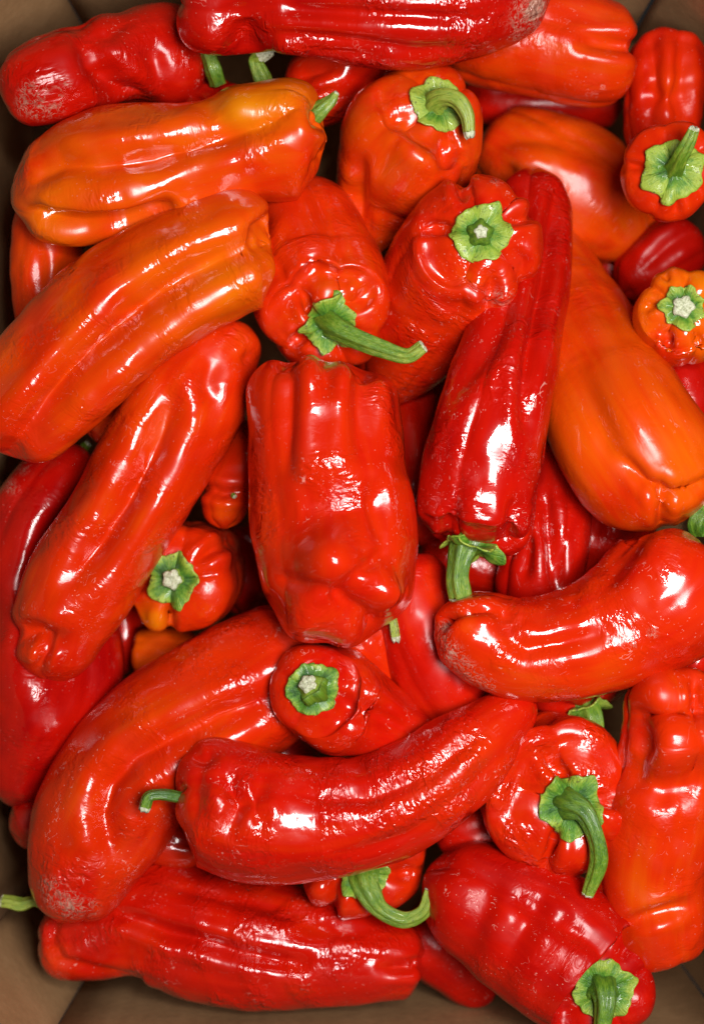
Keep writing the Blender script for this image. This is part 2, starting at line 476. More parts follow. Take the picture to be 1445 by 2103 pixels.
        ca = mesh_obj('calyx', K.reshape(-1, 3), grid_faces(NF, NC)[:, ::1], MCAL, root,
                      dict(pco=lc.reshape(-1, 3), ripe=np.clip(ag, 0, 1).ravel()), mid)
        so = ca.modifiers.new('thick', 'SOLIDIFY'); so.thickness = 3.2 * S; so.offset = 1.0
    # stem
    if 'st' in p or 'cal' in p:
        if 'st' in p:
            q = np.array(p['st'], float)
            zb = P0[2] if not p.get('stz') else p['stz'] + dz
            q[:, 2] += zb
            kq = 1 - q[:, 2] / H
            Q = np.hstack([to_world(q[:, :3]), (q[:, 3] * kq)[:, None]])
            if 'cal' in p:
                Q = np.vstack([np.append(P0 - axis * 6, Q[0, 3] * 1.05), Q])
        else:
            ln_ = p.get('stub', (0.32, 0.45)); Rs = p['cal'][0]
            e = P0 + axis * Rs * ln_[0] * 1.5 + np.array(p.get('lean', (0, 0, 0)))
            Q = np.array([np.append(P0 - axis * 8, Rs * ln_[1] * 1.25), np.append(P0 + axis * Rs * 0.12, Rs * ln_[1] * 1.0),
                          np.append(P0 * 0.5 + e * 0.5, Rs * ln_[1] * 0.82), np.append(e, Rs * ln_[1] * p.get('tipf', 0.45))])
        Dq = catmull(Q, 24)
        sq = arclen(Dq); NRq, NCq = 46, 30
        aq = np.linspace(0, sq[-1], NRq)
        Cq = np.stack([np.interp(aq, sq, Dq[:, i]) for i in range(3)], 1); Rq = np.interp(aq, sq, Dq[:, 3])
        tq = Cq[1] - Cq[0]; tq /= np.linalg.norm(tq)
        rf = np.array([0, 1.0, 0]) if abs(tq[2]) > 0.75 else np.array([0, 0, 1.0])
        Tq, Uq, Vq = frames(Cq, rf)
        thq = np.linspace(0, 2 * math.pi, NCq, endpoint=False)
        nrid = 5
        tw = rng.uniform(-0.6, 0.6) * np.linspace(0, 1, NRq)[:, None]
        prof = 1 + 0.13 * np.cos(nrid * (thq[None, :] - tw) + rng.uniform(0, 6)) + 0.04 * np.cos(11 * thq[None, :] + rng.uniform(0, 6))
        wob = 1 + 0.05 * np.sin(np.linspace(0, 9, NRq) + rng.uniform(0, 6))
        if 'cal' in p: wob = wob * (1 + 0.25 * np.exp(-(np.linspace(0, 1, NRq) / 0.12) ** 2))
        rq = Rq[:, None] * prof * wob[:, None]
        Gq = Cq[:, None] + Uq[:, None] * (np.cos(thq) * rq)[..., None] + Vq[:, None] * (np.sin(thq) * rq)[..., None]
        Gq[-1] += (Tq[-1] * rng.normal(0, 0.12, (NCq, 1)) * Rq[-1])
        lcq = np.stack([np.repeat(aq[:, None], NCq, 1) / 40, rq * np.cos(thq) / 22, rq * np.sin(thq) / 22], -1) + rng.uniform(0, 30, 3)
        agq = np.repeat((p.get('stage', 0.42) + 0.35 * np.linspace(0, 1, NRq) ** 3)[:, None], NCq, 1)
        st = mesh_obj('stem', Gq.reshape(-1, 3), grid_faces(NRq, NCq), MSTEM, root,
                      dict(pco=lcq.reshape(-1, 3), ripe=np.clip(agq, 0, 1).ravel()), mid)
        # the cut or torn end
        rings = []
        cut = p.get('cut', 0.35)
        for f, hh in ((1.02, -0.15), (1.0, 0.15), (0.9, 0.7), (0.6, 1.0), (0.25, 0.85), (0.02, 0.8)):
            jit = rng.normal(0, 0.16 if 'st' in p else 0.07, NCq) if 0.1 < f < 0.95 else rng.normal(0, 0.03, NCq)
            rg = Cq[-1] + (Uq[-1][None] * np.cos(thq)[:, None] + Vq[-1][None] * np.sin(thq)[:, None]) * (rq[-1] * f)[:, None] \
                + Tq[-1][None] * ((hh * cut + jit * (0.25 + cut)) * Rq[-1])[:, None]
            rings.append(rg)
        mesh_obj('cut_end', np.array(rings).reshape(-1, 3), grid_faces(6, NCq), MCUT, st, None, mid)
    return root

# ------------------------------------------------------------------ the box
BX0, BX1, BY0, BY1 = -798.0, 812.0, -1155.0, 1116.0   # inner faces at the layout plane, plan units from the centre
FLOOR_Z = -655.0
TOP_Z = 150.0
def card_panel(name, p0, p1, z0, z1, th, parent, n=14, bow=6.0, seedn=0, bulge=None):
    """upright sheet of cardboard from p0 to p1 (plan offsets), thickness th outward"""
    rng = np.random.default_rng(50 + seedn)
    p0 = np.array(p0, float); p1 = np.array(p1, float)
    d = (p1 - p0); d /= np.linalg.norm(d); nrm_ = np.array([-d[1], d[0]])
    if np.dot(nrm_, p0 + p1) < 0: nrm_ = -nrm_
    V, F = [], []
    ph = rng.uniform(0, 6, 4)
    for side in (0, 1):
        for i in range(n + 1):
            for j in range(n + 1):
                u, v = i / n, j / n
                off = side * th + bow * (math.sin(u * 3.3 + ph[0]) * math.sin(v * 2.7 + ph[1]) + 0.4 * math.sin(u * 9 + ph[2]))* min(1, 8 * u, 8 * (1 - u))
                if bulge: off += bulge[2] * math.exp(-((u - bulge[0]) / bulge[1]) ** 2) * min(1, 8 * u, 8 * (1 - u))
                q = p0 + (p1 - p0) * u + nrm_ * off
                V.append((q[0], -q[1], z0 + (z1 - z0) * v))
    M = (n + 1) ** 2
    idx = lambda s_, i, j: s_ * M + i * (n + 1) + j
    for i in range(n):
        for j in range(n):
            F.append((idx(0, i, j), idx(0, i + 1, j), idx(0, i + 1, j + 1), idx(0, i, j + 1)))
            F.append((idx(1, i, j), idx(1, i, j + 1), idx(1, i + 1, j + 1), idx(1, i + 1, j)))
    for i in range(n):
        for (j) in (0, n):
            F.append((idx(0, i, j), idx(0, i + 1, j), idx(1, i + 1, j), idx(1, i, j)))
            F.append((idx(0, j, i), idx(0, j, i + 1), idx(1, j, i + 1), idx(1, j, i)))
    return mesh_obj(name, np.array(V), F, MCARD, parent)

box = bpy.data.objects.new('cardboard_box', None)
box.empty_display_size = 0.02
COL.objects.link(box)
box['label'] = 'open brown cardboard box holding the whole heap of peppers'
box['category'] = 'box'
TH = 16
tl0, tl1 = (BX0, -985), (-640, BY0)
tr0, tr1 = (676, BY0), (BX1, -1035)
bl0, bl1 = (BX0, 930), (-640, BY1)
card_panel('side_wall', (BX0, 927), (BX0, -982), FLOOR_Z, TOP_Z, TH, box, 28, seedn=1, bulge=(0.277, 0.17, 85.0))
card_panel('side_wall', (BX1, -1032), (BX1, BY1 - 3), FLOOR_Z, TOP_Z, TH, box, seedn=2)
card_panel('end_wall', (-637, BY0), (672, BY0), FLOOR_Z, TOP_Z, TH, box, 28, seedn=3, bulge=(0.5, 0.3, 62.0))
card_panel('end_wall', (-637, BY1), (BX1 - 4, BY1), FLOOR_Z, TOP_Z, TH, box, seedn=4)
card_panel('corner_panel', tl0, tl1, FLOOR_Z, TOP_Z, TH, box, 8, 2, seedn=5)
card_panel('corner_panel', (680, BY0 + 2), (BX1 - 2, -1038), FLOOR_Z, TOP_Z, TH, box, 8, 2, seedn=6)
card_panel('corner_panel', bl0, bl1, FLOOR_Z, TOP_Z, TH, box, 8, 2, seedn=7)
fv = [(BX0 - TH, -BY1 - TH, FLOOR_Z), (BX1 + TH, -BY1 - TH, FLOOR_Z), (BX1 + TH, -BY0 + TH, FLOOR_Z), (BX0 - TH, -BY0 + TH, FLOOR_Z)]
fv += [(x, y, z - TH) for x, y, z in fv]
mesh_obj('floor_panel', np.array(fv, float) + np.array([0, 0, -2.0]), [(0, 1, 2, 3), (7, 6, 5, 4), (0, 4, 5, 1), (1, 5, 6, 2), (2, 6, 7, 3), (3, 7, 4, 0)], MCARD, box)

# ------------------------------------------------------------------ the peppers, from the top of the heap down
PEPPERS = []
def pep(label, sp, **kw):
    PEPPERS.append(dict(label=label, sp=sp, **kw))

pep('large smooth orange pepper lying diagonally across the left side, on top of its neighbours',
    [(566,500,10,105),(505,508,10,124),(420,545,10,130),(258,629,10,136),(132,750,10,133),(50,832,10,120),(-32,906,0,86)],
    key='A', res=2, ripe=0.42, wr=0.42, dusty=0.35, n=3, ph=1.05, tw=0.05, la=(0.10,0.04,0.0), dm0=0.1, flat=0.9,
    f=[([(20,935),(140,772),(215,700),(280,640),(350,590),(430,545),(535,496)],30,30),([(575,440),(545,462),(520,475)],16,14),
       ([(-20,800),(60,720),(150,640)],40,6),([(120,880),(230,775),(330,690),(440,612),(540,560)],44,-14)],
    tint=[(480,540,110,-0.17),(420,600,90,-0.12),(20,930,110,0.2),(100,700,80,0.05)], wk=[(300,650,200,0.25)])

pep('broad glossy red pepper in the centre with a knobbly tip turned up to the viewer',
    [(668,732,-18,140),(662,800,-12,150),(666,900,0,157),(680,1020,0,165),(693,1120,4,166),(693,1210,14,152),(690,1318,34,116)],
    key='C', res=2, ripe=0.62, wr=0.8, n=4, ph=0.05, tw=0.0, la=(0.12,0.06,0.012), h1=0.9, dm1=0.08, dusty=0.8,
    f=[([(590,725),(592,800),(590,880),(588,960)],18,12),([(668,722),(672,760),(672,800)],16,11),([(748,745),(745,800),(740,860),(735,930)],20,13),
       ([(772,1000),(776,1060),(778,1110)],14,9),([(610,1045),(690,1040),(770,1035)],48,14),
       ([(682,1150)],54,-52),([(778,1205)],42,-42),([(634,1258)],46,-40),([(712,1292)],38,-22),
       ([(700,1215),(745,1172),(795,1130)],14,9,0),([(675,1212),(630,1205),(570,1185)],14,9,0),([(705,1232),(738,1254),(770,1276)],12,9,0),([(694,1222)],15,15,0),([(828,930),(835,960),(842,985)],22,7)],
    tint=[(555,850,60,-0.08),(540,1080,60,-0.06)], wk=[(680,900,110,0.55),(690,1200,110,-0.75)])

pep('red pepper at upper right of centre with a snapped green stub facing the viewer',
    [(986,478,95,114),(982,486,40,130),(960,522,-30,140),(908,605,-125,136),(852,692,-185,112),(800,775,-230,76),(775,830,-240,45)],
    key='E', res=2, ripe=0.60, wr=0.7, n=5, ph=0.4, la=(0.16,0.08,0.06), cal=(66,6,0.20,0.5,4), dusty=1.1, dm0=0.16,
    f=[([(955,410),(950,385),(945,360)],14,14),([(1040,450),(1075,445),(1100,440)],12,20),([(925,470),(890,468),(860,470)],12,12),
       ([(960,575)],34,-14),([(1010,570),(1010,600),(1000,640)],14,12),([(1055,510),(1075,540),(1070,580)],14,8)],
    tint=[(960,570,36,-0.12)], sc=[(1030,615,24,0.55),(1015,375,9,0.7)], wk=[(1000,610,70,0.6)])

pep('wrinkled dark red pepper right of centre, thick green stem pointing down',
    [(962,1128,18,98),(970,1080,2,114),(990,950,10,123),(1020,830,10,114),(1054,700,-50,102),(1080,570,-130,88),(1090,450,-190,76),(1096,350,-220,60)],
    key='D', res=2, ripe=0.80, wr=0.8, n=4, ph=0.35, tw=0.2, la=(0.16,0.08,0.055), dusty=1.2, ign=('E',), cal=(78,5,0.34,0.5,16), h0=0.6, dm0=0.2,
    f=[([(1142,400),(1120,560),(1096,680),(1080,780),(1078,870)],15,17),([(1075,560),(1045,660),(1010,760),(985,830)],30,-6),
       ([(1040,640),(1000,720),(940,800)],20,8),([(915,1120),(925,1085),(930,1050)],14,13),([(1035,1100),(1055,1070),(1060,1030)],16,13),
       ([(985,1075)],40,-10),([(1060,1125)],34,-12)],
    st=[(952,1128,30,27),(944,1155,34,24),(940,1187,32,22),(946,1228,28,22)], stz=-10)

pep('wide orange pepper at the right edge, its cleft tip hanging over the curved red one',
    [(1050,470,-330,84),(1098,560,-290,112),(1164,668,-210,130),(1238,795,-70,141),(1292,900,25,150),(1342,980,30,142),(1388,1068,10,105)],
    key='K', gloss=0.6, res=2, ripe=0.38, wr=0.18, n=3, ph=1.25, tw=0.0, la=(0.1,0.05,0.02), h1=0.8, dusty=0.5,
    f=[([(1175,740),(1200,810),(1225,870),(1252,940),(1290,990)],36,13),([(1280,945),(1318,982),(1345,998),(1375,1006),(1420,1002),(1470,980)],12,12),
       ([(1356,990),(1357,1030),(1357,1080)],12,14),([(1310,1035)],34,-8),([(1402,1040)],34,-8),([(1375,970)],40,-8)],
    tint=[(1390,960,70,-0.12),(1300,1030,60,0.1),(1180,600,90,0.1)])

pep('curved red pepper at the right with a pale scarred blunt tip pointing left',
    [(1428,1105,-25,112),(1385,1200,0,146),(1275,1285,0,126),(1160,1326,5,113),(1055,1333,12,101),(975,1303,20,92),(898,1262,20,62)],
    key='L', res=2, ripe=0.60, wr=0.35, n=4, la=(0.1,0.08,0.01), dusty=1.0, h1=0.9,
    f=[([(1030,1275),(1048,1310),(1080,1334),(1150,1322),(1240,1300)],17,8),([(905,1292),(930,1268),(965,1256),(1010,1256)],10,12),
       ([(1030,1245),(1040,1280)],18,10),([(965,1300)],38,-10),([(1330,1075),(1280,1140),(1240,1200)],22,10)],
    tint=[(1100,1400,80,-0.14),(1250,1390,80,-0.12),(960,1290,30,-0.1)],
    sc=[(925,1345,26,0.75),(960,1385,24,0.65),(1000,1412,22,0.5),(905,1300,18,0.5),(915,1285,10,0.8),(1340,1300,12,0.55),(1300,1325,8,0.5)],
    wk=[(960,1360,70,1.0)], st=[(1440,1090,0,22),(1432,1072,10,20),(1452,1040,20,18)], stz=-30)

pep('long banana-curved red pepper across the lower middle with ribbed wrinkled skin',
    [(360,1645,0,92),(430,1645,5,128),(520,1674,10,136),(640,1682,15,124),(760,1666,15,114),(870,1614,15,104),(960,1546,10,91),(1035,1478,0,62),(1092,1432,-10,36)],
    key='M', res=2, ripe=0.71, wr=0.75, n=4, la=(0.1,0.05,0.02), dm0=0.12, dusty=0.9,
    f=[([(470,1600),(488,1650),(475,1695)],17,16),([(540,1600),(520,1650),(535,1700)],18,9),([(420,1560),(400,1620),(405,1690)],20,7),
       ([(640,1640),(760,1640),(880,1590),(980,1510)],16,7),([(700,1760),(840,1715),(940,1640),(1020,1560)],16,6),([(395,1550),(420,1560),(440,1545)],14,9)],
    tint=[(1000,1560,90,-0.18),(900,1660,80,-0.12),(420,1740,60,-0.06)], wk=[(900,1600,170,0.9)],
    st=[(372,1638,55,12),(330,1632,70,11),(306,1637,76,12),(298,1658,76,11)], stz=0, stage=0.38, cut=0.8)

pep('crinkled dark red pepper across the top edge with a scarred whitish right end',
    [(366,0,0,78),(440,12,5,97),(560,-8,5,108),(700,0,5,128),(850,-2,5,136),(980,-14,5,124),(1070,-30,0,95),(1132,-40,-10,60)],
    key='G', ripe=0.80, wr=1.6, n=4, la=(0.1,0.05,0.04), dusty=1.2, grain=0.9,
    f=[([(500,118),(505,80),(500,40)],36,28),([(560,70),(700,85),(850,105),(960,100)],13,9),([(600,20),(800,30),(980,40)],12,8),([(640,105),(780,118)],10,6)],
    sc=[(1085,30,34,0.75),(1105,5,30,0.7),(1060,70,20,0.5),(1010,105,8,0.6)], wk=[(1000,0,80,-0.8),(440,60,80,-0.8)])

pep('yellow-orange pepper at upper left with three finger-like lobes pointing left',
    [(672,300,0,82),(610,292,5,112),(510,300,5,116),(400,332,5,114),(230,356,5,136),(120,392,5,108),(28,395,0,78)],
    key='I', res=2, ripe=0.36, wr=0.5, n=4, ph=0.0, tw=0.0, la=(0.1,0.03,0.0), dusty=0.4, dm0=0.1,
    f=[([(62,378),(90,352),(125,338),(200,340),(320,326),(425,286),(525,258),(600,225)],25,22),
       ([(66,436),(80,441),(100,450),(180,458),(260,452),(340,430)],17,32),([(330,400),(440,330),(560,300)],30,5),
       ([(420,200),(440,235),(460,260)],30,10),([(640,215),(655,245),(690,255)],18,14),([(590,205)],40,-12)],
    tint=[(560,205,80,-0.26),(480,225,60,-0.22),(110,390,55,-0.14),(110,475,60,-0.10),(560,350,120,0.14),(50,360,50,0.14)],
    st=[(640,240,30,18),(662,222,40,17),(680,206,45,11),(690,192,50,6)], stz=10, cut=0.6)

pep('straight red pepper at left below the large orange one, blunt notched tip at lower left',
    [(488,655,-20,62),(462,700,-10,80),(405,790,0,114),(322,940,5,118),(230,1097,5,112),(152,1226,5,111),(120,1325,0,86),(112,1394,-15,58)],
    key='B', res=2, gloss=0.88, ripe=0.52, wr=0.55, n=3, ph=1.0, tw=0.1, la=(0.1,0.06,0.01), dusty=0.8,
    f=[([(350,830),(312,935),(265,1025),(225,1090),(155,1185)],26,26),([(40,1298),(75,1300),(115,1312)],20,26),([(80,1372),(92,1345),(100,1325)],10,12),
       ([(440,740),(425,790),(440,830)],22,10),([(500,745),(520,730)],14,8),([(120,1265)],30,-6)],
    tint=[(300,850,90,-0.1),(420,940,60,0.1),(130,1350,70,0.12)], wk=[(330,940,120,0.3),(150,1280,120,-0.35)])

pep('red pepper below the centre facing the viewer, pale frayed stub on a ragged calyx',
    [(642,1415,60,84),(648,1417,10,98),(700,1442,-50,112),(800,1492,-90,80),(885,1535,-130,48)],
    key='O', ripe=0.68, wr=0.45, n=4, la=(0.07,0.08,0.05), cal=(62,5,0.22,0.9,5), dm0=0.06, dusty=1.2, stub=(0.25,0.5), tipf=0.6, lean=(-8,10,0),
    f=[([(690,1440),(760,1470),(830,1500)],20,9),([(760,1350),(820,1420),(880,1470)],16,6)], tint=[(620,1510,40,-0.15),(760,1400,50,-0.06)])

pep('long curved red pepper at lower left, grey scabbed tip at the bottom',
    [(660,1300,-30,110),(560,1378,-15,138),(452,1450,0,150),(335,1522,0,150),(264,1592,5,143),(200,1700,15,139),(166,1800,20,112),(158,1884,0,76)],
    key='N', res=2, gloss=0.8, tol=0.72, ripe=0.58, wr=0.45, n=4, ph=0.5, tw=0.0, la=(0.1,0.06,0.0), dusty=1.2,
    f=[([(560,1435),(450,1475),(350,1522),(275,1560),(228,1612),(213,1670),(230,1740)],26,24),([(290,1640)],60,-6),
       ([(130,1760),(165,1735),(210,1750)],18,-4)],
    tint=[(350,1420,100,-0.12),(160,1640,80,-0.08),(150,1840,60,0.15)], sc=[(120,1842,26,0.75),(150,1862,24,0.7),(95,1815,18,0.65),(190,1865,18,0.5)],
    wk=[(140,1790,50,1.0),(480,1340,120,0.6)])

pep('small red pepper at left facing the viewer with one yellow-orange lobe below its calyx',
    [(353,1190,60,96),(367,1187,22,108),(385,1182,-60,110),(412,1160,-160,95),(432,1140,-250,60)],
    key='P', ripe=0.58, wr=0.25, n=4, ph=0.9, la=(0.10,0.08,0.06), cal=(62,5,0.26,0.35,5), dusty=0.5, dm0=0.2, stub=(0.22,0.45), tipf=0.75,
    f=[([(346,1245),(347,1272),(348,1300)],11,12),([(405,1150),(440,1125),(470,1115)],11,14),([(300,1200),(275,1205),(250,1212)],11,12),([(315,1272)],30,-10)],
    tint=[(315,1274,42,-0.55),(430,1250,50,-0.1)])

pep('red pepper above the centre with a long green stem stretching right',
    [(676,664,50,108),(674,655,0,126),(652,580,-70,140),(620,470,-120,115),(595,385,-170,85)],
    key='J', gloss=0.9, ripe=0.54, wr=0.3, n=5, ph=1.0, la=(0.15,0.08,0.06), cal=(66,6,0.30,0.2,10), dusty=0.7, dm0=0.2, ign=('E',),
    f=[([(628,612),(640,640),(650,655)],11,18),([(705,612),(725,620),(750,600)],13,13),([(678,598)],30,-16),([(650,560),(640,520)],14,6),([(620,690),(600,705)],12,12),([(765,590),(740,640)],14,8)],
    tint=[(680,590,40,-0.12),(740,560,60,-0.06)],
    st=[(690,672,22,24),(722,690,34,20),(785,716,42,17),(838,731,46,15),(868,712,52,13)], stage=0.5, cut=0.25)

pep('red-orange pepper at the top centre whose green stem curls over its calyx',
    [(904,214,58,106),(889,232,18,124),(850,285,-35,147),(798,370,-130,112),(766,450,-170,76),(754,530,-190,46)],
    key='F', gloss=0.85, ripe=0.47, wr=0.3, n=4, ph=0.2, la=(0.12,0.10,0.07), cal=(66,6,0.22,0.8,4), dusty=0.6, dm0=0.16,
    f=[([(905,285),(915,320),(920,350)],16,14),([(840,240),(800,255),(770,270)],18,6),([(740,330),(738,400),(742,470)],14,12),([(850,310)],40,-10),([(790,190),(760,230)],24,6)],
    tint=[(730,250,60,-0.08),(830,340,70,-0.06)], sc=[(900,165,14,0.3)],
    st=[(892,208,24,19),(910,198,42,18),(938,205,52,17),(958,235,50,14),(963,272,42,12)], stage=0.62, cut=0.9)

pep('round crinkled red pepper at lower right, long curved stem with a split end hanging down',
    [(1172,1655,60,136),(1166,1648,15,160),(1136,1620,-60,156),(1080,1560,-150,122),(1040,1500,-220,80)],
    key='T', ripe=0.60, wr=0.9, n=5, ph=0.5, la=(0.11,0.08,0.06), cal=(72,5,0.24,0.7,6), dusty=0.9, dm0=0.24,
    f=[([(1165,1600),(1142,1575),(1118,1545)],12,18),([(1142,1705),(1133,1745),(1118,1785)],11,17),([(1225,1643),(1300,1662)],11,13),([(1100,1650)],60,-6),
       ([(1170,1760)],34,-10),([(1250,1700)],36,-7)],
    sc=[(1256,1650,9,0.75)], wk=[(1080,1680,80,0.7),(1240,1560,60,0.6)],
    st=[(1172,1652,22,26),(1198,1666,40,22),(1220,1710,50,18),(1229,1765,46,17),(1206,1836,34,12)], stage=0.5, cut=0.4)

pep('red pepper at the upper right edge, thin green stem slanting up',
    [(1382,348,40,84),(1378,352,0,98),(1370,350,-80,94),(1362,340,-170,60)],
    key='W', gloss=0.7, ripe=0.58, wr=0.3, n=5, ph=0.3, la=(0.10,0.10,0.06), cal=(68,6,0.20,0.1,2), dusty=0.6, dm0=0.16,
    f=[([(1322,345),(1300,342),(1278,338)],10,10),([(1390,410),(1385,440)],10,9)],
    tint=[(1290,370,40,-0.1)],
    st=[(1388,340,20,18),(1398,318,48,16),(1412,292,66,13),(1423,266,78,11)], stage=0.6, cut=0.5)

pep('small orange pepper at the right edge, sunken pale stub in a spiky calyx',
    [(1402,630,40,76),(1401,634,0,88),(1396,662,-60,92),(1388,690,-140,66)],
    key='X', ripe=0.24, wr=0.3, n=5, ph=0.75, la=(0.14,0.08,0.08), cal=(52,7,0.34,0.35,3), dusty=0.4, dm0=0.2, stub=(0.2,0.5), tipf=0.8,
    f=[([(1405,690)],30,-12),([(1372,690),(1370,715)],9,12),([(1345,625),(1322,632)],9,8),([(1372,575),(1360,560)],9,8),([(1430,690),(1440,715)],9,10)],
    tint=[(1370,740,50,0.35),(1340,700,30,0.1)])

pep('dark red pepper in the upper left corner with a whitish scarred tip',
    [(415,110,-190,86),(335,115,-150,105),(255,118,-90,90),(172,142,-40,84),(100,168,15,84),(42,186,15,72),(4,196,5,46)],
    key='H', gloss=0.5, ripe=0.76, wr=0.6, n=4, la=(0.08,0.06,0.05), dusty=1.3,
    f=[([(170,70),(195,130),(240,180),(300,215)],24,20),([(310,100),(325,150),(335,190)],16,7),([(94,186)],7,8),([(260,40),(225,70),(190,80)],18,8)],
    sc=[(70,190,28,0.62),(110,215,24,0.6),(50,220,18,0.5),(130,170,14,0.5),(80,230,16,0.5)], wk=[(90,200,50,0.9)])

pep('slender dark crimson pepper bending down the left edge',
    [(172,912,-60,52),(132,965,-40,72),(66,1070,-15,84),(40,1190,-10,92),(88,1310,-20,152),(92,1410,-20,152),(52,1540,-30,112),(28,1650,-55,70)],
    key='Q', gloss=0.8, tol=0.6, ripe=0.86, wr=0.35, n=4, la=(0.08,0.06,0.05), dusty=1.0,
    f=[([(200,1000),(120,1110),(85,1220),(100,1330)],28,26),([(60,1380),(110,1430),(120,1500)],26,9),([(15,1330)],40,-10)],
    sc=[(50,960,14,0.5),(20,1000,16,0.5)], st=[(174,918,10,9),(182,910,20,7)], stz=-55)

pep('red pepper with a hooked green stem tucked under the banana-curved one',
    [(748,1797,40,104),(746,1785,0,122),(745,1720,-80,132),(750,1640,-180,90)],
    key='V', ripe=0.62, wr=0.3, n=4, ph=0.6, la=(0.14,0.08,0.06), cal=(62,5,0.34,0.2,14), dusty=0.6, dm0=0.2,
    f=[([(690,1810),(680,1850),(676,1890)],13,20),([(815,1800),(850,1790)],14,8),([(650,1825)],30,-10)],
    st=[(748,1812,16,27),(760,1840,30,23),(782,1868,34,16),(830,1888,36,16),(868,1872,38,15),(885,1828,38,14)], stage=0.5, cut=0.1)

pep('long shiny deep red pepper lying along the bottom left, stem at its left end',
    [(82,1930,-150,70),(150,1925,-140,84),(300,1890,-140,122),(420,1915,-130,133),(560,1943,-120,126),(700,1958,-110,107),(800,1964,-110,88),(866,1968,-120,72)],
    key='R', res=2, gloss=0.92, ripe=0.74, wr=0.8, n=4, ph=0.785, tw=0.0, la=(0.1,0.10,0.015), dusty=0.8, h1=0.5, h0=0.6,
    f=[([(230,1870),(345,1915),(410,1932),(500,1960),(620,1982)],15,16),([(118,1880),(108,1930),(125,1972),(200,1992),(300,2010)],9,6),
       ([(300,1800),(420,1830),(540,1855),(660,1890)],22,9),([(860,1975),(840,1985),(790,1990)],12,12),([(600,1900),(720,1915),(840,1920)],20,5)],
    tint=[(110,1970,40,-0.2),(250,2000,40,-0.12)], wk=[(520,1950,160,0.4)],
    st=[(132,1876,20,9),(104,1868,34,9),(72,1852,40,10),(44,1858,42,13),(22,1853,42,12),(6,1851,40,12)], stz=-120, stage=0.6)

pep('dark red pepper in the lower right corner, green calyx and stem facing down',
    [(1240,2036,35,112),(1230,2026,-10,134),(1172,1975,-40,146),(1076,1902,-60,142),(975,1845,-80,118),(872,1796,-110,84)],
    key='S', gloss=0.45, ripe=0.80, wr=0.4, n=4, ph=0.3, la=(0.14,0.06,0.02), cal=(70,6,0.24,0.2,6), dusty=1.3, dm0=0.2,
    f=[([(1120,1815),(1085,1890),(1030,1985)],30,9),([(1190,1870),(1160,1940),(1100,2030)],24,6),([(1060,1850),(1150,1905),(1230,1940)],18,6),
       ([(1275,1965),(1300,1925)],16,8),([(1010,1830),(980,1890),(960,1960)],28,8)],
    st=[(1240,2036,22,28),(1242,2062,38,22),(1238,2095,42,17),(1232,2130,44,15)], stage=0.55)

pep('orange-red pepper along the lower right edge with bulging knobs at its upper end',
    [(1368,1982,-80,70),(1348,1890,-60,102),(1335,1780,-40,114),(1350,1680,-15,116),(1378,1580,5,112),(1388,1490,20,106),(1382,1408,20,92),(1378,1372,10,70)],
    key='U', gloss=0.65, ripe=0.52, wr=0.2, n=4, la=(0.12,0.06,0.05), dusty=0.8, h1=0.7,
    f=[([(1300,1470),(1350,1462),(1400,1468),(1470,1462)],15,13),([(1424,1450),(1418,1520),(1425,1590)],14,12),([(1352,1420)],42,-20),([(1384,1526)],50,-26),
       ([(1452,1520)],36,-22),([(1312,1480),(1318,1540),(1300,1590)],22,18),([(1290,1600),(1360,1625),(1440,1610)],26,12),([(1280,1900),(1340,1880),(1410,1860)],14,12),([(1425,1400),(1430,1450)],10,12)],
    tint=[(1320,1840,60,-0.12),(1385,1530,50,-0.06),(1290,1500,40,0.12)])

pep('red-orange blunt pepper at the upper right behind the crinkled one',
    [(1302,112,-60,92),(1230,110,-50,104),(1120,85,-50,112),(1000,62,-60,110),(880,50,-80,90)],
    key='Y', gloss=0.5, ripe=0.50, wr=0.25, n=4, la=(0.14,0.08,0.05), dusty=0.6,
    f=[([(1310,95),(1270,92),(1200,85)],16,14),([(1150,30),(1250,50)],20,5)], tint=[(1230,130,60,-0.06)])

pep('broad orange pepper in the upper right behind the stub-stemmed red one',
    [(995,270,-90,64),(1080,330,-70,108),(1180,392,-80,128),(1262,455,-100,104),(1318,520,-120,58)],
    key='AA', gloss=0.45, tol=0.83, ripe=0.42, wr=0.25, n=4, ph=0.3, la=(0.1,0.1,0.05), dusty=0.4,
    f=[([(1020,300),(1060,285),(1150,290),(1250,330)],22,9),([(1092,332)],40,-12),([(1040,340),(1050,370)],14,8)],
    tint=[(1110,350,60,-0.08),(1020,280,50,0.08)])

pep('narrow dark red pepper squeezed below the blunt red-orange one at upper right',
    [(1278,215,-190,46),(1200,205,-180,60),(1100,200,-180,66),(950,190,-190,60)], key='Z', gloss=0.4, ripe=0.78, wr=0.3, res=0, dusty=0.6)

pep('ribbed red pepper between the wrinkled dark one and the curved one on the right',
    [(1160,900,-110,60),(1150,1000,-100,64),(1130,1100,-90,82),(1098,1215,-90,80),(1080,1270,-110,60)],
    key='HH', ripe=0.78, wr=0.3, n=5, la=(0.1,0.1,0.12), dusty=0.7, f=[([(1120,1020),(1128,1110),(1140,1200)],14,14),([(1085,1100),(1075,1180)],14,10)])

pep('smooth red pepper half in shadow below the centre, left of the curved one',
    [(848,1130,-100,60),(850,1230,-90,86),(882,1330,-90,98),(935,1425,-100,84),(990,1500,-130,50)],
    key='JJ', gloss=0.35, ripe=0.70, wr=0.2, n=3, la=(0.08,0.08,0.03), dusty=0.6)

